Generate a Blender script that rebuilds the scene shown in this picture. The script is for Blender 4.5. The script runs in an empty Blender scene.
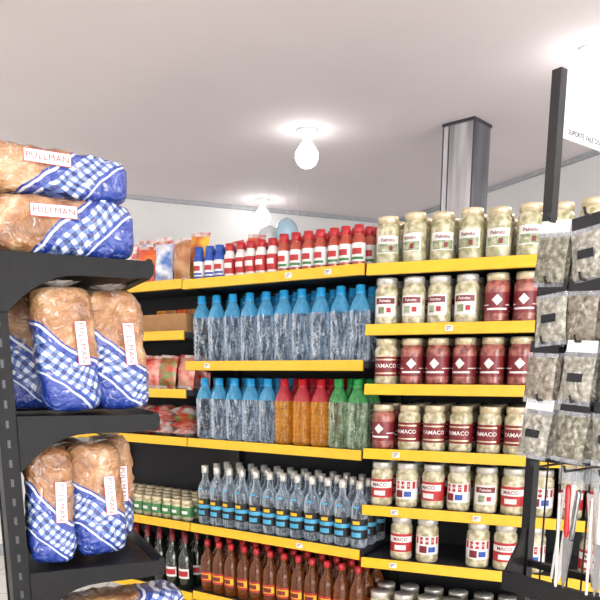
import bpy, math, random
from mathutils import Vector, Matrix, noise
random.seed(7)
S=bpy.context.scene
S.view_settings.view_transform='Standard'
S.view_settings.look='None'
H=1.5
def lin(c):
    o=[]
    for x in c[:3]:
        x/=255.0
        o.append(x/12.92 if x<=0.04045 else ((x+0.055)/1.055)**2.4)
    return (*o,1.0)
# ---------------------------------------------------------------- materials
def newmat(name):
    m=bpy.data.materials.new(name); m.use_nodes=True
    nt=m.node_tree; b=nt.nodes['Principled BSDF']; return m,nt,b
def mat(name,c,rough=.5,metal=0,var=.12,scale=30,bump=0,bscale=60,emit=0,coat=0,c2=None,spec=.5):
    m,nt,b=newmat(name); N=nt.nodes; Lk=nt.links
    a=lin(c); c2l=lin(c2) if c2 else tuple([x*(1-var) for x in a[:3]]+[1])
    tc=N.new('ShaderNodeTexCoord'); nz=N.new('ShaderNodeTexNoise'); nz.inputs['Scale'].default_value=scale
    Lk.new(tc.outputs['Object'],nz.inputs['Vector'])
    rp=N.new('ShaderNodeValToRGB'); rp.color_ramp.elements[0].position=.38; rp.color_ramp.elements[1].position=.62
    rp.color_ramp.elements[0].color=c2l; rp.color_ramp.elements[1].color=a
    Lk.new(nz.outputs['Fac'],rp.inputs['Fac']); Lk.new(rp.outputs['Color'],b.inputs['Base Color'])
    b.inputs['Roughness'].default_value=rough; b.inputs['Metallic'].default_value=metal
    b.inputs['Coat Weight'].default_value=coat; b.inputs['Coat Roughness'].default_value=.12
    b.inputs['Specular IOR Level'].default_value=spec
    if bump:
        n2=N.new('ShaderNodeTexNoise'); n2.inputs['Scale'].default_value=bscale; n2.inputs['Detail'].default_value=4
        Lk.new(tc.outputs['Object'],n2.inputs['Vector'])
        bp=N.new('ShaderNodeBump'); bp.inputs['Strength'].default_value=bump; bp.inputs['Distance'].default_value=.01
        Lk.new(n2.outputs['Fac'],bp.inputs['Height']); Lk.new(bp.outputs['Normal'],b.inputs['Normal'])
    if emit:
        b.inputs['Emission Color'].default_value=a; b.inputs['Emission Strength'].default_value=emit
    return m
def clear(name,c,lo=.25,hi=.9,rough=.12,scale=1.0,amp=.5):
    """see-through plastic: transparent mixed with glossy tinted skin at grazing angles"""
    m,nt,b=newmat(name); N=nt.nodes; Lk=nt.links
    a=lin(c); b.inputs['Base Color'].default_value=a; b.inputs['Roughness'].default_value=rough
    b.inputs['Coat Weight'].default_value=.8; b.inputs['Coat Roughness'].default_value=.05
    tr=N.new('ShaderNodeBsdfTransparent'); tr.inputs[0].default_value=tuple([.35+.65*x for x in a[:3]]+[1])
    lw=N.new('ShaderNodeLayerWeight'); lw.inputs['Blend'].default_value=.5
    tc=N.new('ShaderNodeTexCoord'); mp=N.new('ShaderNodeMapping'); mp.inputs['Scale'].default_value=(95*scale,95*scale,20*scale)
    nz=N.new('ShaderNodeTexNoise'); nz.inputs['Scale'].default_value=1; nz.inputs['Detail'].default_value=1
    Lk.new(tc.outputs['Object'],mp.inputs[0]); Lk.new(mp.outputs[0],nz.inputs['Vector'])
    mu=N.new('ShaderNodeMath'); mu.operation='MULTIPLY_ADD'; mu.inputs[1].default_value=amp*2; mu.inputs[2].default_value=-amp
    Lk.new(nz.outputs['Fac'],mu.inputs[0])
    ad=N.new('ShaderNodeMath'); ad.operation='ADD'
    Lk.new(lw.outputs['Facing'],ad.inputs[0]); Lk.new(mu.outputs[0],ad.inputs[1])
    mr=N.new('ShaderNodeMapRange'); mr.inputs['To Min'].default_value=lo; mr.inputs['To Max'].default_value=hi
    Lk.new(ad.outputs[0],mr.inputs['Value'])
    mx=N.new('ShaderNodeMixShader'); Lk.new(mr.outputs[0],mx.inputs[0]); Lk.new(tr.outputs[0],mx.inputs[1]); Lk.new(b.outputs[0],mx.inputs[2])
    Lk.new(mx.outputs[0],N['Material Output'].inputs['Surface'])
    return m
def bread_mat():
    m,nt,b=newmat('bread_bag_print'); N=nt.nodes; Lk=nt.links
    uv=N.new('ShaderNodeUVMap'); sp=N.new('ShaderNodeSeparateXYZ'); Lk.new(uv.outputs[0],sp.inputs[0])
    tc=N.new('ShaderNodeTexCoord')
    def M(op,x,y=None,z=None):
        n=N.new('ShaderNodeMath'); n.operation=op
        for i,q in enumerate((x,y,z)):
            if q is None: continue
            if isinstance(q,(int,float)): n.inputs[i].default_value=q
            else: Lk.new(q,n.inputs[i])
        return n.outputs[0]
    nw=N.new('ShaderNodeTexNoise'); nw.inputs['Scale'].default_value=9; nw.inputs['Detail'].default_value=2
    Lk.new(tc.outputs['Object'],nw.inputs['Vector'])
    wob=M('MULTIPLY',M('SUBTRACT',nw.outputs['Fac'],.5),.3)
    t=M('ADD',sp.outputs[0],wob); s=M('ADD',sp.outputs[1],wob)
    a=M('ADD',t,M('MULTIPLY',M('SUBTRACT',s,.5),-.38))
    blue=M('GREATER_THAN',a,.46)
    g=M('MULTIPLY',M('GREATER_THAN',a,.57),M('LESS_THAN',a,.80))
    g2=M('MULTIPLY',M('GREATER_THAN',a,.48),M('LESS_THAN',a,.505))
    g3=M('MULTIPLY',M('GREATER_THAN',a,.83),M('LESS_THAN',a,.85))
    p=M('ADD',M('MULTIPLY',t,11.),M('MULTIPLY',s,4.4)); q=M('SUBTRACT',M('MULTIPLY',t,11.),M('MULTIPLY',s,4.4))
    sm=M('ADD',M('GREATER_THAN',M('FRACT',p),.5),M('GREATER_THAN',M('FRACT',q),.5))
    rp=N.new('ShaderNodeValToRGB'); rp.color_ramp.interpolation='CONSTANT'
    e=rp.color_ramp.elements; e[0].color=lin((226,232,242)); e[1].position=.4; e[1].color=lin((92,122,186))
    e3=e.new(.9); e3.color=lin((20,40,112))
    Lk.new(M('MULTIPLY',sm,.5),rp.inputs[0])
    nz=N.new('ShaderNodeTexNoise'); nz.inputs['Scale'].default_value=16; nz.inputs['Detail'].default_value=6; nz.inputs['Distortion'].default_value=.8
    Lk.new(tc.outputs['Object'],nz.inputs['Vector'])
    br=N.new('ShaderNodeValToRGB'); e=br.color_ramp.elements
    e[0].position=.32; e[0].color=lin((112,72,44)); e[1].position=.74; e[1].color=lin((226,206,180))
    em=e.new(.48); em.color=lin((158,110,70)); e5=e.new(.62); e5.color=lin((184,142,100))
    Lk.new(nz.outputs['Fac'],br.inputs[0])
    def mix(f,A,B):
        n=N.new('ShaderNodeMix'); n.data_type='RGBA'; Lk.new(f,n.inputs[0])
        for i,q in ((6,A),(7,B)):
            if isinstance(q,tuple): n.inputs[i].default_value=q
            else: Lk.new(q,n.inputs[i])
        return n.outputs[2]
    c=mix(blue,br.outputs[0],lin((28,60,150)))
    c=mix(g,c,rp.outputs[0]); c=mix(g2,c,lin((225,230,240))); c=mix(g3,c,lin((215,224,240)))
    # whitish film highlights painted into the colour as noise patches
    nh=N.new('ShaderNodeTexNoise'); nh.inputs['Scale'].default_value=30; nh.inputs['Detail'].default_value=3; nh.inputs['Distortion'].default_value=3
    Lk.new(tc.outputs['Object'],nh.inputs['Vector'])
    mr=N.new('ShaderNodeMapRange'); mr.inputs['From Min'].default_value=.6; mr.inputs['From Max'].default_value=.72; mr.inputs['To Max'].default_value=.55
    Lk.new(nh.outputs['Fac'],mr.inputs['Value']); c=mix(mr.outputs[0],c,lin((226,226,228)))
    Lk.new(c,b.inputs['Base Color'])
    b.inputs['Roughness'].default_value=.45; b.inputs['Coat Weight'].default_value=.9; b.inputs['Coat Roughness'].default_value=.1; b.inputs['Coat IOR'].default_value=1.6
    n2=N.new('ShaderNodeTexNoise'); n2.inputs['Scale'].default_value=26; n2.inputs['Detail'].default_value=4; n2.inputs['Distortion'].default_value=2
    Lk.new(tc.outputs['Object'],n2.inputs['Vector'])
    bp=N.new('ShaderNodeBump'); bp.inputs['Strength'].default_value=1; bp.inputs['Distance'].default_value=.02
    Lk.new(n2.outputs['Fac'],bp.inputs['Height']); Lk.new(bp.outputs['Normal'],b.inputs['Coat Normal'])
    bp2=N.new('ShaderNodeBump'); bp2.inputs['Strength'].default_value=.6; bp2.inputs['Distance'].default_value=.014
    Lk.new(n2.outputs['Fac'],bp2.inputs['Height']); Lk.new(bp2.outputs['Normal'],b.inputs['Normal'])
    return m
def herb_mat(name,c1,c2,c3):
    m,nt,b=newmat(name); N=nt.nodes; Lk=nt.links
    tc=N.new('ShaderNodeTexCoord')
    nz=N.new('ShaderNodeTexNoise'); nz.inputs['Scale'].default_value=95; nz.inputs['Detail'].default_value=4; Lk.new(tc.outputs['Object'],nz.inputs['Vector'])
    rp=N.new('ShaderNodeValToRGB'); e=rp.color_ramp.elements
    e[0].position=.3; e[0].color=lin(c1); e[1].position=.75; e[1].color=lin(c3); q=e.new(.52); q.color=lin(c2)
    Lk.new(nz.outputs['Fac'],rp.inputs[0]); Lk.new(rp.outputs[0],b.inputs['Base Color'])
    b.inputs['Roughness'].default_value=.45; b.inputs['Coat Weight'].default_value=.8; b.inputs['Coat Roughness'].default_value=.1
    n2=N.new('ShaderNodeTexNoise'); n2.inputs['Scale'].default_value=34; n2.inputs['Distortion'].default_value=1.5; Lk.new(tc.outputs['Object'],n2.inputs['Vector'])
    bp=N.new('ShaderNodeBump'); bp.inputs['Strength'].default_value=.9; bp.inputs['Distance'].default_value=.012
    Lk.new(n2.outputs['Fac'],bp.inputs['Height']); Lk.new(bp.outputs['Normal'],b.inputs['Normal']); Lk.new(bp.outputs['Normal'],b.inputs['Coat Normal'])
    return m
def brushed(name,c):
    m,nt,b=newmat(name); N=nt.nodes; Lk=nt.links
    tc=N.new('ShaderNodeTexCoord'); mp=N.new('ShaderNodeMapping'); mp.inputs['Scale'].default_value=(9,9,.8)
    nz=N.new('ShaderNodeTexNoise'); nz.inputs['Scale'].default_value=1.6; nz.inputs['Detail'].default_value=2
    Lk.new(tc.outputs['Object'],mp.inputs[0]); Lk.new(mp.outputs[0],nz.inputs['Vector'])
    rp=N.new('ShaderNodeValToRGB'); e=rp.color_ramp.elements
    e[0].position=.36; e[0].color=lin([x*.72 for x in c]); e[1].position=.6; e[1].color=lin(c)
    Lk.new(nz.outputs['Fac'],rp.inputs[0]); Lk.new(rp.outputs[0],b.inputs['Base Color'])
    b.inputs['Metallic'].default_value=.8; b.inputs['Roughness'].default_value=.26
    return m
m_bread=bread_mat()
m_film=clear('clear_film',(240,244,248),.12,.7)
m_black=mat('black_steel',(20,21,24),.42,0,.2)
m_blackrack=mat('black_rack_plastic',(13,14,17),.5,0,.2,bump=.08,spec=.22)
m_backp=mat('dark_back_panel',(22,23,28),.6)
m_shelf=mat('grey_shelf_board',(54,56,62),.4)
m_yel=mat('yellow_price_rail',(246,192,38),.4,coat=.2,var=.05)
m_white=mat('white_label',(240,240,238),.5,var=.04)
m_ink=mat('dark_ink',(30,30,36),.6)
m_red=mat('red_plastic',(190,30,40),.35,coat=.3)
m_redlab=mat('red_label',(190,44,48),.5)
m_maroon=mat('maroon_label',(128,32,40),.45,coat=.2)
m_cream=mat('pickle_cream',(226,218,190),.3,coat=.8,scale=45,c2=(164,156,114))
m_olive=mat('pickle_olive',(214,206,174),.3,coat=.8,scale=45,c2=(150,148,102))
m_dkred=mat('pickle_red',(186,110,96),.3,coat=.8,scale=45,c2=(120,54,48))
m_gold=mat('gold_lid',(224,210,176),.28,.4,.15)
m_silver=mat('silver_lid',(224,222,214),.28,.45,.15)
m_green=mat('green_label',(60,130,70),.45)
m_sage=mat('sage_label',(176,186,156),.45,scale=60,c2=(120,136,100))
m_cyan=mat('cyan_cap',(44,160,222),.35,coat=.4,var=.08)
m_cyanl=clear('cyan_shoulder',(100,192,236),.42,.95)
m_water=clear('clear_bottle',(218,231,242),.04,1.0,.08,amp=.9)
m_orange=clear('orange_drink',(238,172,64),.3,.95)
m_redsh=clear('red_shoulder',(206,66,80),.55,.95)
m_greensh=clear('green_shoulder',(90,184,110),.45,.95)
m_grcap=mat('green_cap',(50,160,80),.35)
m_greenb=clear('green_tint_bottle',(206,226,202),.08,.95,amp=.8)
m_amber=clear('amber_spirit',(134,72,30),.45,.95)
m_glass=clear('clear_glass',(216,228,238),.08,.95,.05,amp=.7)
m_ltblue=mat('light_blue_label',(80,176,216),.4)
m_blue=mat('blue_label',(44,84,176),.4)
m_wine=mat('dark_wine_glass',(26,34,26),.12,coat=1)
m_sauce=mat('sauce_red',(178,70,50),.25,coat=.8)
m_card=mat('cardboard',(180,134,88),.75)
m_or=mat('orange_snack',(236,120,40),.35,coat=.6,scale=20,c2=(225,60,30),bump=.4)
m_ysn=mat('yellow_snack',(240,196,60),.35,coat=.6,scale=20,c2=(220,110,40),bump=.4)
m_rsn=mat('red_snack',(208,44,40),.35,coat=.6,scale=20,c2=(232,170,150),bump=.4)
m_wsn=mat('white_snack',(232,228,222),.4,coat=.6,scale=25,c2=(196,80,70),bump=.3)
m_bsn=mat('blue_snack',(225,232,240),.4,coat=.6,scale=18,c2=(60,110,190),bump=.3)
m_gsn=mat('green_snack',(90,150,70),.4,coat=.6,scale=25,c2=(210,60,50),bump=.3)
m_tan=mat('tan_snack',(196,150,100),.4,coat=.6,scale=20,c2=(176,100,60),bump=.4)
m_h1=herb_mat('herb_olive',(76,74,60),(128,126,108),(184,182,168))
m_h2=herb_mat('herb_brown',(90,80,68),(140,132,118),(192,186,174))
m_h3=herb_mat('herb_pale',(112,110,100),(158,156,144),(206,205,196))
m_steel=mat('steel',(190,192,196),.25,1)
m_wplast=mat('white_plastic',(236,234,230),.3,coat=.5)
# ---------------------------------------------------------------- mesh builder
class MB:
    def __init__(s): s.v=[];s.f=[];s.m=[];s.uv=[];s.sm=[];s.mats=[]
    def mi(s,m):
        if m not in s.mats: s.mats.append(m)
        return s.mats.index(m)
    def add(s,vs,fs,ms,M=None,uv=None,smooth=True):
        o=len(s.v)
        for v in vs:
            v=Vector(v); s.v.append(tuple(M@v) if M is not None else tuple(v))
        s.uv+= uv if uv else [(0,0)]*len(vs)
        for i,f in enumerate(fs):
            s.f.append(tuple(o+k for k in f)); s.m.append(s.mi(ms[i] if isinstance(ms,list) else ms)); s.sm.append(smooth)
    def done(s,name,parent=None,bevel=0):
        me=bpy.data.meshes.new(name); me.from_pydata(s.v,[],s.f)
        for m in s.mats: me.materials.append(m)
        me.polygons.foreach_set('material_index',s.m); me.polygons.foreach_set('use_smooth',s.sm)
        ul=me.uv_layers.new(name='UVMap')
        for lp in me.loops: ul.data[lp.index].uv=s.uv[lp.vertex_index]
        me.update()
        ob=bpy.data.objects.new(name,me); S.collection.objects.link(ob)
        if parent: ob.parent=parent
        if bevel:
            b=ob.modifiers.new('bevel','BEVEL'); b.width=bevel; b.segments=2; b.limit_method='ANGLE'
        return ob
def prism(mb,poly,z0,z1,m,M=None):
    n=len(poly); vs=[(x,y,z0) for x,y in poly]+[(x,y,z1) for x,y in poly]
    fs=[tuple(range(n-1,-1,-1)),tuple(range(n,2*n))]+[(i,(i+1)%n,n+(i+1)%n,n+i) for i in range(n)]
    mb.add(vs,fs,m,M,smooth=False)
def box(mb,x0,x1,y0,y1,z0,z1,m,M=None): prism(mb,[(x0,y0),(x1,y0),(x1,y1),(x0,y1)],z0,z1,m,M)
def lathe(mb,prof,M,seg=20):
    vs=[];fs=[];ms=[]
    for r,z,_ in prof:
        for k in range(seg):
            th=2*math.pi*k/seg; vs.append((max(r,.0004)*math.sin(th),-max(r,.0004)*math.cos(th),z))
    for i in range(len(prof)-1):
        for k in range(seg):
            k2=(k+1)%seg
            fs.append((i*seg+k,i*seg+k2,(i+1)*seg+k2,(i+1)*seg+k))
            mm=prof[i][2]
            if callable(mm):
                th=(k+.5)*360/seg
                if th>180: th-=360
                mm=mm(th)
            ms.append(mm)
    mb.add(vs,fs,ms,M)
def patch(mb,M,r,z0,z1,a0,a1,m,n=6,off=.0009):
    vs=[];fs=[]
    for i in range(n+1):
        th=math.radians(a0+(a1-a0)*i/n); R=r+off
        vs+=[(R*math.sin(th),-R*math.cos(th),z0),(R*math.sin(th),-R*math.cos(th),z1)]
    for i in range(n): fs.append((2*i,2*i+2,2*i+3,2*i+1))
    mb.add(vs,fs,m,M)
_tc={}
def textgeo(txt,of=.015,sp=1.0):
    if txt in _tc: return _tc[txt]
    cu=bpy.data.curves.new('t','FONT'); cu.body=txt; cu.align_x='CENTER'; cu.align_y='CENTER'; cu.size=1; cu.resolution_u=2; cu.offset=of; cu.space_character=sp
    ob=bpy.data.objects.new('t',cu); S.collection.objects.link(ob)
    dg=bpy.context.evaluated_depsgraph_get(); me=ob.evaluated_get(dg).to_mesh()
    r=([tuple(v.co) for v in me.vertices],[tuple(p.vertices) for p in me.polygons])
    bpy.data.objects.remove(ob); _tc[txt]=r; return r
def text_cyl(mb,M,txt,size,r,z,m,off=.0018):
    vs,fs=textgeo(txt); R=r+off
    mb.add([(R*math.sin(x*size/r),-R*math.cos(x*size/r),z+y*size) for x,y,_ in vs],fs,m,M,smooth=False)
def text_flat(mb,M,txt,size,x0,y0,z0,m,sx=1):
    vs,fs=textgeo(txt); mb.add([(x0+x*size*sx,y0,z0+y*size) for x,y,_ in vs],fs,m,M,smooth=False)
def tube(mb,p0,p1,r,m,seg=8):
    p0=Vector(p0);p1=Vector(p1); d=(p1-p0); q=d.to_track_quat('Z','Y').to_matrix().to_4x4()
    lathe(mb,[(0,0,m),(r,0,m),(r,d.length,m),(0,d.length,m)],Matrix.Translation(p0)@q,seg)
def pillow(mb,M,w,h,d,m,mc=None,nx=10,ny=12,crimp=.12,seed=0):
    for sd in (-1,1):
        vs=[];fs=[];ms=[]
        for j in range(ny+1):
            z=-1+2*j/ny
            for i in range(nx+1):
                x=-1+2*i/nx
                zz=min(1,abs(z)/(1-crimp))
                b=(1-abs(x)**3)*(1-zz**3)
                nn=noise.noise(Vector((x*2+seed,z*2.5,sd*3+seed*1.7)))
                vs.append((x*w/2*(1-.06*(1-zz**3)),sd*d/2*b*(1+.35*nn)+sd*.0004,z*h/2))
        for j in range(ny):
            for i in range(nx):
                a=j*(nx+1)+i; q=(a,a+1,a+nx+2,a+nx+1)
                fs.append(q if sd<0 else q[::-1])
                zc=abs(-1+2*(j+.5)/ny); ms.append(mc if (mc and zc>1-crimp) else m)
        mb.add(vs,fs,ms,M)
def T(x,y,z): return Matrix.Translation((x,y,z))
def RZ(a): return Matrix.Rotation(math.radians(a),4,'Z')
def RX(a): return Matrix.Rotation(math.radians(a),4,'X')
def RY(a): return Matrix.Rotation(math.radians(a),4,'Y')
def frame(o,e):
    e=Vector(e).normalized(); b=(-e.y,e.x)
    return Matrix(((e.x,b[0],0,o[0]),(e.y,b[1],0,o[1]),(0,0,1,0),(0,0,0,1)))
# ---------------------------------------------------------------- room shell
a=Vector((.912,.410)); bb=Vector((.410,-.912)); C=Vector((.9,7.03)); A=C-7*a; B=C+11*bb; D=A+11*bb
CZ=2.85
m_wall=mat('wall_paint',(232,232,232),.8,var=.04,scale=3)
m_ceil=mat('ceiling_paint',(236,229,231),.85,var=.03,scale=1.3,bump=.05)
def tile_mat():
    m,nt,b=newmat('floor_tile'); N=nt.nodes;Lk=nt.links
    tc=N.new('ShaderNodeTexCoord'); br=N.new('ShaderNodeTexBrick'); br.offset=0
    br.inputs['Scale'].default_value=2.2; br.inputs['Brick Width'].default_value=1; br.inputs['Row Height'].default_value=1
    br.inputs['Mortar Size'].default_value=.008; br.inputs['Color1'].default_value=lin((232,228,220)); br.inputs['Color2'].default_value=lin((226,222,214)); br.inputs['Mortar'].default_value=lin((150,144,136))
    Lk.new(tc.outputs['Object'],br.inputs['Vector']); Lk.new(br.outputs['Color'],b.inputs['Base Color']); b.inputs['Roughness'].default_value=.25
    return m
def shell(name,poly,z0,z1,m):
    mb=MB(); prism(mb,[tuple(p) for p in poly],z0,z1,m); return mb.done(name)
o=.12
X0=A-o*a-o*bb; X1=C+o*a-o*bb; X2=B+o*a+o*bb; X3=D-o*a+o*bb
shell('floor',[X3,X2,X1,X0],-.1,0,tile_mat())
shell('ceiling',[X3,X2,X1,X0],CZ,CZ+.1,m_ceil)
shell('wall_back',[A,C,C-o*bb,A-o*bb],0,CZ,m_wall)
shell('wall_right',[C,B,B+o*a,C+o*a],0,CZ,m_wall)
shell('wall_left',[A,D,D-o*a,A-o*a],0,CZ,m_wall)
mb=MB()
def fw(u0,u1,z0,z1): p=D+u0*a;q=D+u1*a; prism(mb,[tuple(p),tuple(q),tuple(q+o*bb),tuple(p+o*bb)],z0,z1,m_wall)
fw(0,.5,0,CZ);fw(6.5,7,0,CZ);fw(.5,6.5,0,.35);fw(.5,6.5,2.65,CZ); mb.done('wall_front')
m_trim=mat('trim_grey',(176,178,184),.6)
mb=MB()
for u in (.5,2,3.5,5,6.46):
    p=D+u*a; prism(mb,[tuple(p),tuple(p+.04*a),tuple(p+.04*a+.06*bb),tuple(p+.06*bb)],.35,2.65,m_trim)
mb.done('added_window_1')  # unseen shopfront mullions, added with the opening that admits the fill light
da=bpy.data.lights.new('added_fill','AREA'); da.shape='RECTANGLE'; da.size=6; da.size_y=2.3; da.energy=400; da.color=(1,.975,.95)  # added area light behind the camera, soft fill for the whole room
do=bpy.data.objects.new('added_fill_light',da); S.collection.objects.link(do)
pc=D+3.5*a+.2*bb; do.location=(pc.x,pc.y,1.5); do.rotation_euler=Vector((bb.x,bb.y,0)).to_track_quat('Z','Y').to_euler()
shell('trim_1',[A,C,C+.03*bb,A+.03*bb],CZ-.03,CZ,m_trim)
shell('trim_2',[C+.04*bb,B,B-.03*a,C+.04*bb-.03*a],CZ-.03,CZ,m_trim)
shell('baseboard_back',[A,C,C+.015*bb,A+.015*bb],0,.1,m_trim)
shell('baseboard_right',[C+.02*bb,B,B-.015*a,C+.02*bb-.015*a],0,.1,m_trim)
# column
m_col=brushed('brushed_column_metal',(232,232,236)); m_col_shade=brushed('brushed_column_metal_shade',(150,152,160))
m_cold=mat('column_edge',(70,72,82),.35,.5)
mb=MB(); Mc=T(.95,4.35,0)@RZ(-42); h=.096
box(mb,-h,h,-h,h,0,CZ-.016,m_col,Mc); box(mb,h,h+.003,-h+.004,h-.004,.12,CZ-.016,m_col_shade,Mc)  # thin darker sheet over one side face, shade put into its colour
box(mb,-h-.006,h+.006,-h-.006,h+.006,CZ-.016,CZ,m_cold,Mc)
for sx in(-1,1): box(mb,sx*h-.002,sx*h+.0035,-h-.003,-h+.004,0,CZ-.016,m_cold,Mc)
box(mb,-h+.035,-h+.04,-h-.003,-h,.12,CZ-.016,m_cold,Mc)
box(mb,-h-.01,h+.01,-h-.01,h+.01,0,.12,m_cold,Mc)
mb.done('metal_column')
# ceiling bulbs
m_bulb=mat('bulb_glow',(255,252,250),.3,emit=11,var=0)
m_base=mat('bulb_socket',(235,235,235),.5)
for (x,y) in [(.04,4.44),(-.31,6.16),(1.26,3.39),(-3.3,3.4)]:
    mb=MB(); M=T(x,y,CZ)
    lathe(mb,[(0,0,m_base),(.062,0,m_base),(.062,-.014,m_base),(.028,-.022,m_base),(.024,-.06,m_base),(.02,-.062,m_base)][::-1],M,20)
    lathe(mb,[(0,-.205,m_bulb),(.028,-.201,m_bulb),(.054,-.182,m_bulb),(.068,-.150,m_bulb),(.064,-.117,m_bulb),(.042,-.085,m_bulb),(.022,-.06,m_bulb)],M,16)
    mb.done('ceiling_light_bulb')
m_fill_tube=mat('fill_tube_glow',(255,250,246),.3,emit=30,var=0)  # tube lamps added out of view to brighten shelves, ceiling and rear
for (x,y) in [(2.2,.9),(-.2,-.6),(-2.3,.5),(1.5,-2),(-1.5,-2.4),(-3.4,1.9),(-3.2,4.3),(2.15,3.0)]:
    mb=MB(); M=T(x,y,CZ)
    box(mb,-.05,.05,-.62,.62,-.16,-.12,m_base,M)
    for sy in(-.4,.4): tube(mb,M@Vector((0,sy,-.12)),M@Vector((0,sy,0)),.006,m_base)
    for sx in(-.035,.035): tube(mb,M@Vector((sx,-.6,-.185)),M@Vector((sx,.6,-.185)),.017,m_fill_tube,10)
    for sy in(-.61,.61): box(mb,-.05,.05,sy-.012,sy+.012,-.205,-.12,m_base,M)
    mb.done('added_fill_tube')
# balloons hung from the ceiling
m_bal1=mat('balloon_white',(240,242,246),.25,coat=.6,var=.03); m_bal2=mat('balloon_blue',(180,214,236),.25,coat=.6,var=.03)
for (x,y,z,r,m) in [(-.10,5.6,2.50,.085,m_bal2),(-.24,5.75,2.47,.09,m_bal1),(-.02,5.7,2.42,.075,m_bal1)]:
    mb=MB(); pr=[(0,-r*1.35,m),(.012,-r*1.33,m),(.005,-r*1.2,m)]
    for i in range(1,13): pr.append((r*math.sin(math.pi*i/12),-r*1.15*math.cos(math.pi*i/12),m))
    lathe(mb,pr,T(x,y,z),16); tube(mb,(x,y,z+r*1.1),(x,y,CZ),.0015,m_white,5); mb.done('party_balloon')
# ---------------------------------------------------------------- gondolas
def gondola(FL,FR,BL,BR,levels,tags=True):
    FL,FR,BL,BR=map(Vector,(FL,FR,BL,BR)); d=(FR-FL).normalized(); bk=Vector((-d.y,d.x)); n=-bk
    mb=MB()
    def P(*p): return [tuple(q) for q in p]
    top=max(levels)
    prism(mb,P(BL-bk*.015,BR-bk*.015,BR,BL),.02,top+.04,m_backp)
    for F,Bq,s in ((FL,BL,1),(FR,BR,-1)):
        u=(Bq-F).normalized(); q=Bq-u*.05; prism(mb,P(q,q+d*s*.03,Bq+d*s*.03,Bq) if s>0 else P(q+d*s*.03,q,Bq,Bq+d*s*.03),0,top+.06,m_black)
    for z in levels:
        g=d*.004
        prism(mb,P(FL+g,FR-g,BR-g,BL+g),z-.012,z+.012,m_shelf)
        prism(mb,P(FL+g+n*.006,FR-g+n*.006,FR-g,FL+g),z-.02,z+.016,m_black)
        A0=FL+g+n*.006;A1=FR-g+n*.006
        vs=[(*A0,z-.022),(*A1,z-.022),(*A1,z+.018),(*A0,z+.018)]
        B0=A0+n*.012;B1=A1+n*.012; C0=A0+n*.007;C1=A1+n*.007
        vs+=[(*B0,z-.020),(*B1,z-.020),(*C1,z+.019),(*C0,z+.019)]
        mb.add(vs,[(3,2,1,0),(4,5,6,7),(0,1,5,4),(2,3,7,6),(1,2,6,5),(0,4,7,3)],m_yel,smooth=False)
        for F,Bq,s in ((FL,BL,1),(FR,BR,-1)):
            u=Bq-F; p0=F+u*.15; p1=Bq; w=d*s*.008
            vs=[(*(p0+d*s*.004),z-.012),(*(p1+d*s*.004),z-.012),(*(p1+d*s*.004),z-.08),(*(p0+w),z-.012),(*(p1+w),z-.012),(*(p1+w),z-.08)]
            mb.add(vs,[(0,1,2),(5,4,3),(0,2,5,3),(0,3,4,1),(1,4,5,2)],m_black,smooth=False)
    prism(mb,P(FL,FR,BR,BL),.0,.13,m_black)
    if tags:
        Lg=(FR-FL).length; M=frame(FL,d)
        for z in levels:
            x=.12
            while x<Lg-.06:
                if random.random()<.12:
                    box(mb,x,x+.028,-.0205,-.0165,z-.011,z+.009,m_white,M)
                    for k in range(3): box(mb,x+.004,x+.024-.006*k,-.0212,-.0205,z+.003-.005*k,z+.005-.005*k,m_ink,M)
                x+=.12+random.random()*.12
    return mb.done('gondola_shelf')
K=(.245,2.7); L1=(-.505,3.2); R1=(1.08,2.363); LL=(-1.18,3.65); KB=(.42,3.03)
dm=Vector((K[0]-L1[0],K[1]-L1[1])).normalized(); bm=Vector((-dm.y,dm.x))
dr=Vector((R1[0]-K[0],R1[1]-K[1])).normalized(); br_=Vector((-dr.y,dr.x))
def off(p,v,t): return (p[0]+v.x*t,p[1]+v.y*t)
L1B=off(L1,bm,.373); LLB=off(LL,bm,.373)
R1B=off(R1,br_,.373)
mid_lv=[1.855,1.51,1.17,.773,.444]
rt_lv=[1.852,1.639,1.422,1.179,.958,.746,.43]
lf_lv=[1.86,1.643,1.387,1.17,.773,.43]
gondola(L1,K,L1B,KB,mid_lv); gondola(K,R1,KB,R1B,rt_lv); gondola(LL,L1,LLB,L1B,lf_lv,False)
MM=frame(L1,dm); MR=frame(K,dr); ML=frame(LL,dm)
J=lambda s=.002: random.uniform(-s,s)
def water(mb,M,h=.275,r=.042,body=m_water,sh=m_cyanl,cap=m_cyan,lab=None):
    p=[(0,.004,body),(r*.7,0,body),(r,.01,body)]
    zt=h*.57; n=7
    for i in range(n):
        z0=.02+(zt-.02)*i/n; dz=(zt-.02)/n
        p+=[(r,z0,body),(r,z0+dz*.5,body),(r*.91,z0+dz*.76,body)]
    p+=[(r*.985,zt,body),(r,zt+h*.04,body),(r*.97,h*.67,sh),(r*.85,h*.74,sh),(r*.62,h*.81,sh),(r*.46,h*.86,sh),(r*.38,h*.88,sh),(r*.47,h*.885,cap),(r*.47,h*.905,cap),(r*.44,h*.91,cap),(r*.43,h*.992,cap),(r*.36,h,cap),(0,h,cap)]
    lathe(mb,p,M,18)
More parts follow.
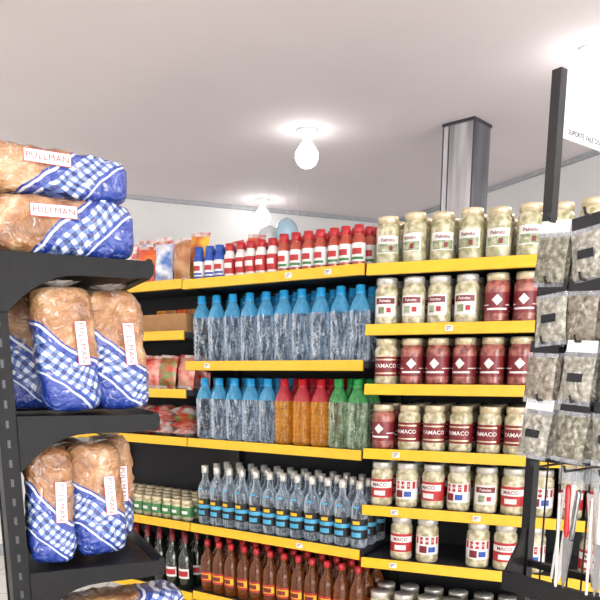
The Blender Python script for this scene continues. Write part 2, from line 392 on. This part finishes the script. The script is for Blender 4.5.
def vodka(mb,M,h=.275,r=.035):
    lb=lambda t:(m_ink if abs(t)<95 else m_glass); lb2=lambda t:(m_ltblue if abs(t)<95 else m_glass)
    p=[(0,.004,m_glass),(r*.8,0,m_glass),(r,.008,m_glass),(r,h*.14,lb),(r,h*.28,lb2),(r,h*.34,lb),(r,h*.44,m_glass),(r,h*.58,m_glass),(r*.85,h*.66,m_glass),(r*.42,h*.75,m_glass),(r*.38,h*.86,m_glass),(r*.45,h*.87,m_silver),(r*.45,h*.99,m_silver),(0,h,m_silver)]
    lathe(mb,p,M,18)
    patch(mb,M,r,h*.17,h*.24,-35,35,m_ltblue); patch(mb,M,r,h*.36,h*.41,-25,25,m_yel); patch(mb,M,r*.9,h*.6,h*.63,-20,20,m_ltblue,off=.004)
def rum(mb,M,h=.25,r=.035):
    lb=lambda t:(m_yel if abs(t)<60 else m_amber); lr=lambda t:(m_redlab if abs(t)<60 else m_amber)
    p=[(0,.004,m_amber),(r*.8,0,m_amber),(r,.008,m_amber),(r,h*.2,lr),(r,h*.24,lb),(r,h*.36,lr),(r,h*.40,m_amber),(r,h*.58,m_amber),(r*.8,h*.68,m_amber),(r*.4,h*.78,m_amber),(r*.36,h*.88,m_red),(r*.42,h*.89,m_red),(r*.42,h*.99,m_red),(0,h,m_red)]
    lathe(mb,p,M,18); patch(mb,M,r,h*.26,h*.34,-35,35,m_maroon)
def wine(mb,M,h=.27,r=.036):
    lb=lambda t:(m_white if abs(t)<60 else m_wine)
    p=[(0,.004,m_wine),(r*.9,0,m_wine),(r,.006,m_wine),(r,h*.2,lb),(r,h*.38,m_wine),(r,h*.58,m_wine),(r*.8,h*.66,m_wine),(r*.38,h*.74,m_wine),(r*.35,h*.84,m_maroon),(r*.38,h*.99,m_maroon),(0,h,m_ink)]
    lathe(mb,p,M,18); patch(mb,M,r,h*.24,h*.34,-50,50,m_redlab)
def sauce(mb,M,kind,h=.15,r=.026):
    if kind==0: body,lab,cap=m_blue,m_white,m_blue
    elif kind==1: body,lab,cap=m_wplast,m_redlab,m_red
    else: body,lab,cap=m_sauce,m_white,m_red
    lb=lambda t:(lab if abs(t)<110 else body)
    p=[(0,.002,body),(r*.9,0,body),(r,.006,body),(r,h*.14,lb),(r,h*.56,body),(r*.98,h*.64,body),(r*.72,h*.74,body),(r*.66,h*.78,cap),(r*.76,h*.79,cap),(r*.72,h*.98,cap),(0,h,cap)]
    lathe(mb,p,M,16); patch(mb,M,r,h*.3,h*.44,-45,45,(m_white if kind==1 else m_redlab))
    if kind!=1: patch(mb,M,r,h*.18,h*.24,-60,60,m_green if kind==2 else m_blue)
def jar(mb,M,style,h=.172,r=.043):
    cont={0:m_olive,1:m_cream,2:m_dkred,3:m_cream,4:m_cream,5:m_cream}[style]
    lab={0:m_white,1:m_white,2:m_maroon,3:m_maroon,4:m_redlab,5:m_white}[style]
    lid=m_gold if style in (0,2,3) else m_silver
    l0,l1=(.2,.62) if style!=0 else (.25,.6)
    lb=lambda t:(lab if abs(t)<(60 if style in(0,1) else 115) else cont)
    p=[(0,.003,cont),(r*.85,0,cont),(r*.98,.006,cont),(r,.014,cont),(r,h*l0,lb),(r,h*l1,cont),(r,h*.72,cont),(r*.97,h*.78,cont),(r*.84,h*.83,cont),(r*.83,h*.855,lid),(r*.9,h*.86,lid),(r*.9,h*.985,lid),(r*.86,h,lid),(0,h-.002,lid)]
    lathe(mb,p,M,24)
    if style==0:
        patch(mb,M,r,h*.27,h*.44,-52,52,m_sage); text_cyl(mb,M,'Palmito',.017,r,h*.51,m_maroon); patch(mb,M,r,h*.3,h*.38,-30,-4,m_cream,off=.0013); patch(mb,M,r,h*.3,h*.40,6,24,m_maroon,off=.0013)
    elif style==1:
        patch(mb,M,r,h*.46,h*.58,-50,50,m_maroon); text_cyl(mb,M,'Palmito',.014,r,h*.52,m_white); patch(mb,M,r,h*.26,h*.4,-34,-2,m_sage); patch(mb,M,r,h*.28,h*.38,8,30,m_redlab)
    elif style==2:
        patch(mb,M,r,h*.27,h*.31,-50,50,m_white)
        vs=[];R=r+.0016
        for i in range(9):
            for s in(-1,1):
                x=-1+i/4; th=x*.42; vs.append((R*math.sin(th),-R*math.cos(th),h*.47+s*(1-abs(x))*h*.11+s*.0002))
        mb.add(vs,[(2*i,2*i+2,2*i+3,2*i+1) for i in range(8)],m_white,M)
        patch(mb,M,r,h*.36,h*.38,-95,-40,m_white);patch(mb,M,r,h*.36,h*.38,40,95,m_white)
    elif style==3:
        text_cyl(mb,M,'YAMACO',.021,r,h*.42,m_white); patch(mb,M,r,h*.54,h*.57,-60,60,m_gold); patch(mb,M,r,h*.25,h*.28,-60,60,m_gold)
    elif style==4:
        patch(mb,M,r,h*.42,h*.56,-70,70,m_white); patch(mb,M,r,h*.25,h*.36,-30,30,m_white); text_cyl(mb,M,'MACO',.019,r,h*.49,m_maroon)
    else:
        patch(mb,M,r,h*.44,h*.6,-90,90,m_redlab); text_cyl(mb,M,'YAMACO',.015,r,h*.52,m_white); patch(mb,M,r,h*.24,h*.4,-40,0,m_maroon); patch(mb,M,r,h*.26,h*.38,8,45,m_blue)
def put(M,x,y,z,rot=8): return M@T(x+J(.003),y+J(.003),z)@RZ(random.uniform(-rot,rot))
mb=MB()
for row in range(3):
    for i in range(15):
        k=0 if i<3 else (1 if i<8 else 2)
        hh=.145 if k!=2 else .155
        sauce(mb,put(MM,.05+i*.0565,.05+row*.062+(.02 if row else 0),1.868),k,hh+.006*row)
mb.done('sauce_bottles')
mb=MB()
for i,(x,mm,hh) in enumerate([(.06,m_tan,.2),(.16,m_or,.22),(.27,m_bsn,.19)]):
    pillow(mb,put(MM,x,.29,1.87+hh/2)@RX(-5)@RY((-6,9,4)[i]),.10,hh,.05,mm,m_wsn,seed=70+i)
mb.done('snack_bags')
mb=MB()
for row in range(3):
    for i in range(10):
        if i==9 and row==2: continue
        water(mb,put(MM,.05+i*.0885,.055+row*.095,1.523),h=.285)
mb.done('water_bottles')
mb=MB()
for row in range(3):
    for i in range(10):
        if i==9 and row==2: continue
        M=put(MM,.05+i*.0885,.055+row*.095,1.183)
        if i<5: water(mb,M,h=.272)
        elif i<8: water(mb,M,h=.272,body=m_orange,sh=m_redsh,cap=m_red)
        else: water(mb,M,h=.274,body=m_greenb,sh=m_greensh,cap=m_grcap)
mb.done('soft_drink_bottles')
mb=MB()
for row in range(3):
    for i in range(12): vodka(mb,put(MM,.045+i*.074,.05+row*.08,.786))
mb.done('clear_spirit_bottles')
mb=MB()
for row in range(3):
    for i in range(12): rum(mb,put(MM,.045+i*.074,.05+row*.08,.457))
mb.done('amber_spirit_bottles')
def jrow(z,styles,n=9,sp=.099,start=.065,rows=3):
    mb=MB()
    for row in range(rows):
        for i in range(n):
            st=styles(i) if callable(styles) else styles[i]
            if st is None or (row==2 and i==0): continue
            M=put(MR,start+i*sp,.055+row*.097+(.015 if row else 0),z+.0125,18)
            jar(mb,M,st,.172+(.006 if (st==0 and i%2) else 0))
    mb.done('pickle_jars')
jrow(1.852,[0]*9); jrow(1.639,[1,1,1,1,2,2,2,2,2]); jrow(1.422,[3,2,2,2,2,2,2,2,2]); jrow(1.179,[2,3,3,3,3,3,1,3,3]); jrow(.958,[4,5,4,5,1,4,5,4,4])
jrow(.746,lambda i:[None,4,5,None,5,4,5,None,4][i],start=.05,rows=1); jrow(.43,[5]*9,rows=2)
# left bay
mb=MB()
sn=[m_or,m_ysn,m_rsn,m_wsn,m_or,m_bsn,m_tan]
for row in range(2):
    for i in range(7):
        hh=.16+.04*random.random()+row*.03
        pillow(mb,put(ML,.07+i*.112,.07+row*.1,1.875+hh/2)@RX(-8)@RY(random.uniform(-7,7)),.11,hh,.06,sn[(i+row*2)%7],m_wsn,seed=i+row*9)
mb.done('snack_bags')
mb=MB(); M=ML@T(.48,.05,1.656)
for (x0,x1,y0,y1,z1) in ((0,.29,0,.004,.085),(0,.29,.18,.184,.085),(0,.004,.004,.18,.085),(.286,.29,.004,.18,.085),(.004,.286,.004,.18,.004)): box(mb,x0,x1,y0,y1,0,z1,m_card,M)
for i in range(4): pillow(mb,M@T(.045+i*.065,.09,.06)@RX(-6),.06,.1,.05,[m_ysn,m_tan,m_or,m_tan][i],seed=i)
mb.done('cardboard_snack_tray')
mb=MB()
for row in range(2):
    for i in range(7): pillow(mb,put(ML,.07+i*.112,.07+row*.1,1.4+.08)@RX(-8)@RY(random.uniform(-6,6)),.115,.155,.06,[m_rsn,m_or,m_rsn,m_ysn,m_rsn,m_gsn,m_rsn][i],m_wsn,seed=i+40)
mb.done('snack_bags')
mb=MB()
for i in range(6):
    for k in range(4): pillow(mb,put(ML,.08+i*.128,.09,1.183+.018+k*.034,5)@RX(90),.125,.15,.045,[m_wsn,m_rsn,m_gsn,m_wsn,m_wsn][(i*2+k)%5],seed=i*5+k)
mb.done('noodle_packets')
mb=MB()
for row in range(4):
    for i in range(12):
        h=.1;r=.03; M=put(ML,.04+i*.064,.045+row*.068,.786)
        lathe(mb,[(0,.002,m_olive),(r*.9,0,m_olive),(r,.006,m_olive),(r,h*.2,(lambda t:m_green if abs(t)<120 else m_olive)),(r,h*.66,m_olive),(r*.86,h*.78,m_olive),(r*.84,h*.8,m_gold),(r*.9,h*.81,m_gold),(r*.9,h*.98,m_gold),(0,h,m_gold)],M,18)
        patch(mb,M,r,h*.35,h*.5,-35,35,m_white)
mb.done('olive_jars')
mb=MB()
for row in range(3):
    for i in range(9): wine(mb,put(ML,.05+i*.083,.05+row*.085,.443))
mb.done('wine_bottles')
# ---------------------------------------------------------------- bread rack
MBk=frame((-.575,1.43),(.904,.427)); RL=.288; RW=.42
mb=MB()
for y0 in (0,RW-.03): box(mb,-.035,0,y0,y0+.03,0,1.70,m_blackrack,MBk)
for z in [x*.04+.1 for x in range(39)]: box(mb,-.021,-.015,-.0008,0,z,z+.016,m_shelf,MBk)
box(mb,-.03,-.012,.03,RW-.03,.05,1.69,m_backp,MBk)
lv=[1.718,1.40,1.07,.73,.40]
for z in lv:
    box(mb,-.03 if z>1.7 else 0,RL-.01,0.0,RW,z-.03,z-.008,m_blackrack,MBk)
    prof=[(RL-.02,z-.034),(RL-.004,z-.036),(RL+.004,z-.026),(RL+.006,z-.008),(RL+.002,z+.004),(RL-.006,z+.006),(RL-.012,z),(RL-.02,z-.01)]
    k=len(prof)
    vs=[(x,-.004,zz) for x,zz in prof]+[(x,RW+.004,zz) for x,zz in prof]
    mb.add(vs,[tuple(range(k)),tuple(range(2*k-1,k-1,-1))]+[(i,k+i,k+(i+1)%k,(i+1)%k) for i in range(k)],m_blackrack,MBk,smooth=False)
    for y0,y1 in ((-.008,.006),(RW-.006,RW+.008)):
        top=[(-.03 if z>1.7 else 0.0,z+.004),(RL-.015,z)]
        bot=[(RL-.015,z-.034)]
        for i in range(11):
            q=i/10; x=(RL-.05)*(1-q)
            bot.append((x,z-.036-.075*(max(0,(q-.4)/.6))**2.2))
        poly=top+bot
        if z>1.7: poly.append((-.03,z-.11))
        k=len(poly)
        vs=[(x,y0,zz) for x,zz in poly]+[(x,y1,zz) for x,zz in poly]
        mb.add(vs,[tuple(range(k-1,-1,-1)),tuple(range(k,2*k))]+[(i,(i+1)%k,k+(i+1)%k,k+i) for i in range(k)],m_blackrack,MBk,smooth=False)
box(mb,-.035,RL,0,RW,0,.1,m_blackrack,MBk)
mb.done('bread_display_rack',bevel=.0025)
textgeo('PULLMAN',0,1.12)
def loaf(M,L=.30,W=.115,Hh=.125,seed=0,tail=.02):
    mb=MB(); nx=44;nt=40; vs=[];uv=[];fs=[]
    for i in range(nx+1):
        t=i/nx; x=(t-.5)*L; s=max(.03,(1-abs(2*t-1)**7)**(1/3.6))
        for j in range(nt):
            th=2*math.pi*j/nt; c=math.cos(th); sn_=math.sin(th)
            y=W/2*math.copysign(abs(c)**.54,c); z=Hh/2*math.copysign(abs(sn_)**.54,sn_)
            y*=1+.05*(z/Hh*2)
            p=Vector((x,y*s,z*s)); q=Vector((x*16+seed*3.1,y*16,z*16))
            dn=noise.noise(q)*.006+(abs(noise.noise(q*2.3))-.2)*.008+noise.noise(q*5)*.002
            dir=Vector((0,y,z)).normalized(); p+=dir*dn*(1 if s>.5 else .4)
            vs.append(p); uv.append((t,.5+z/Hh))
    for i in range(nx):
        for j in range(nt):
            j2=(j+1)%nt; fs.append((i*nt+j,i*nt+j2,(i+1)*nt+j2,(i+1)*nt+j))
    mb.add(vs,fs,m_bread,M,uv)
    for sg in (-1,1):
        R=M@(Matrix.Identity(4) if sg<0 else RZ(180))
        xs=-.012 if sg<0 else .012
        def sy(x,z): return -(W/2*(1+.05*(z/Hh*2))+.0065)*(max(.05,1-abs(2*x/L)**7))**(1/3.6)
        g=8; zc=Hh*.2
        def strip(x0,x1,z0,z1,m,o):
            pv=[];pf=[]
            for i in range(g+1):
                x=x0+(x1-x0)*i/g
                for z in (z0,(z0+z1)/2,z1): pv.append((x,sy(x,z)-o,z))
            for i in range(g):
                for j in range(2): pf.append((i*3+j,(i+1)*3+j,(i+1)*3+j+1,i*3+j+1))
            mb.add(pv,pf,m,R)
        strip(xs-.045,xs+.045,zc-.0125,zc+.0125,m_redlab,0); strip(xs-.0435,xs+.0435,zc-.011,zc+.011,m_white,.0006)
        vt,ft=textgeo('PULLMAN'); sz=.017
        yy=min(sy(0,zc),sy(0,zc+.011))-.0016
        mb.add([(xs+x*sz,yy,zc-.0005+y*sz) for x,y,_ in vt],ft,m_redlab,R,smooth=False)
    tv=[];tf=[];n=24
    for i in range(6):
        q=i/5
        for j in range(n):
            th=2*math.pi*j/n; rr=(.014+.034*q**1.5)*(1+.25*math.sin(j*2.6+seed))
            tv.append((-L/2+.006-tail*q,rr*math.cos(th)*1.2,rr*math.sin(th)*.8))
    for i in range(5):
        for j in range(n): tf.append((i*n+j,i*n+(j+1)%n,(i+1)*n+(j+1)%n,(i+1)*n+j))
    mb.add(tv,tf,m_film,M)
    return mb.done('bread_loaf')
def lying(s,w,z,rot=0,seed=0,L=.31,tilt=0,roll=0,Hh=.116): loaf(MBk@T(s,w,z+Hh/2+.004)@RZ(rot)@RY(tilt)@RX(roll),L,.125,Hh,seed,.05)
def standing(s,w,z,rot=0,lean=0,seed=0,L=.262,W=.105,Hh=.125): loaf(MBk@T(s,w,z+L/2+.006)@RZ(rot)@RY(90+lean),L,W,Hh,seed,.012)
lying(.113,.075,1.718,0,1); lying(.106,.085,1.718+.117,2,2,tilt=1.5,Hh=.09); lying(.09,.25,1.718,3,3); lying(.09,.26,1.838,-2,4)
standing(.042,.20,1.40,0,0,5); standing(.112,.068,1.40,4,-3,6); standing(.224,.095,1.40,-4,-4,7); standing(.185,.25,1.40,0,0,8); standing(.185,.36,1.40,0,0,15); standing(.06,.34,1.40,0,0,16)
standing(.056,.068,1.07,0,2,9,Hh=.098); standing(.160,.10,1.07,2,-2,10,Hh=.118); standing(.10,.25,1.07,0,0,11); standing(.225,.26,1.07,0,0,17,Hh=.1)
lying(.18,.1,.73,0,12); lying(.2,.1,.86,0,13); lying(.18,.27,.73,0,14)
# ---------------------------------------------------------------- hook rack on the right
MH=frame((.535,1.6),(.6,-.8))
mb=MB()
for s in (0,.86): box(mb,s-.011,s+.011,-.011,.011,0,2.1,m_black,MH)
for z in (.12,1.05,1.30,1.45,1.64,1.79): box(mb,.011,.849,-.006,.006,z-.008,z+.008,m_black,MH)
i=0
while .04+i*.035<.85:
    x=.04+i*.035; tube(mb,MH@Vector((x,0,.12)),MH@Vector((x,0,1.79)),.0022,m_black,6); i+=1
for s in (0,.86): box(mb,s-.02,s+.02,-.25,.2,0,.035,m_black,MH)
box(mb,0,.86,-.08,-.012,1.0,1.015,m_black,MH); box(mb,0,.86,-.088,-.08,1.0,1.045,m_black,MH)
vs=[(0,-.012,1.0),(0,-.08,1.0),(0,-.08,1.045),(0,-.012,1.14)]; vs+=[(.006,y,z) for _,y,z in vs]
mb.add(vs,[(0,1,2,3),(7,6,5,4),(0,4,5,1),(1,5,6,2),(2,6,7,3),(3,7,4,0)],m_black,MH,smooth=False)
cols=[.105+.074*k for k in range(10)]; rows=[1.775,1.662,1.549,1.436]
for cx in cols:
    for z in rows+[1.30]:
        tube(mb,MH@Vector((cx,0,z)),MH@Vector((cx,-.15,z)),.0025,m_black,6); tube(mb,MH@Vector((cx,-.15,z)),MH@Vector((cx,-.156,z+.012)),.0025,m_black,6)
mb.done('hook_display_rack')
mb=MB()
for ci,cx in enumerate(cols):
    for ri,z in enumerate(rows):
        mm=[m_h1,m_h3,m_h2,m_h3][(ci+ri)%4]
        for k in range(7):
            y=-.016-.0195*k
            M=MH@T(cx+J(.006),y,z-.004)@RY(random.uniform(-6,6))@RX(random.uniform(-5,3))
            box(mb,-.032,.032,-.0007,.0007,-.016,.006,m_ink if (ri+ci)%3 else m_white,M)
            pillow(mb,M@T(0,0,-.066),.07,.1,.017,mm,m_film,crimp=.09,seed=ci*7+ri*3+k)
            if k==6 and (ri+ci)%2: box(mb,-.016,.016,-.0105,-.0095,-.072,-.056,m_ink,M)
mb.done('herb_packets')
mb=MB()
for ci,cx in enumerate(cols):
    if ci==0: continue
    for k in range(5):
        y=-.02-.02*k; col=[m_wplast,m_red,m_wplast,m_steel][(ci+k)%4]
        M=MH@T(cx-.014+J(.014),y,1.292+J(.012))@RY(random.uniform(-9,9))
        box(mb,-.02,.02,-.0007,.0007,-.03,.008,m_film,M)
        lathe(mb,[(0,-.14,col),(.0045,-.138,col),(.006,-.12,col),(.005,-.09,col),(.006,-.04,col),(.004,-.03,col),(0,-.028,col)],M@T(.008,-.008,0),10)
        vs=[(.002,-.009,-.14),(.014,-.009,-.14),(.013,-.009,-.22),(.007,-.009,-.25),(.002,-.009,-.23)]
        vs+=[(x,y_+.0015,z_) for x,y_,z_ in vs]
        mb.add(vs,[(0,4,3,2,1),(5,6,7,8,9)]+[(i,(i+1)%5,5+(i+1)%5,5+i) for i in range(5)],[m_steel,m_wplast][k%2],M,smooth=False)
        lathe(mb,[(0,-.25,m_wplast),(.003,-.248,m_wplast),(.003,-.05,m_wplast),(0,-.048,m_wplast)],M@T(-.012,-.006,0),8)
mb.done('hanging_knives')
mb=MB(); MS=frame((.549,1.602),(.78,.62))
box(mb,0,.34,-.0015,.0015,1.972,2.145,mat('sign_sheet',(226,229,236),.5,var=.02),MS)
text_flat(mb,MS,'SUPORTE VALE DOBRADO',.015,.11,-.002,1.987,m_ink)
mb.done('paper_sign')
# ---------------------------------------------------------------- camera, world
w=bpy.data.worlds.new('World'); S.world=w; w.use_nodes=True
w.node_tree.nodes['Background'].inputs[0].default_value=(.9,.93,1,1); w.node_tree.nodes['Background'].inputs[1].default_value=1
cam=bpy.data.cameras.new('Camera'); co=bpy.data.objects.new('Camera',cam); S.collection.objects.link(co)
co.location=(0,0,H); co.rotation_euler=(math.radians(78),0,0); cam.lens=42; cam.sensor_width=36; cam.shift_y=.361; cam.clip_start=.05
S.camera=co
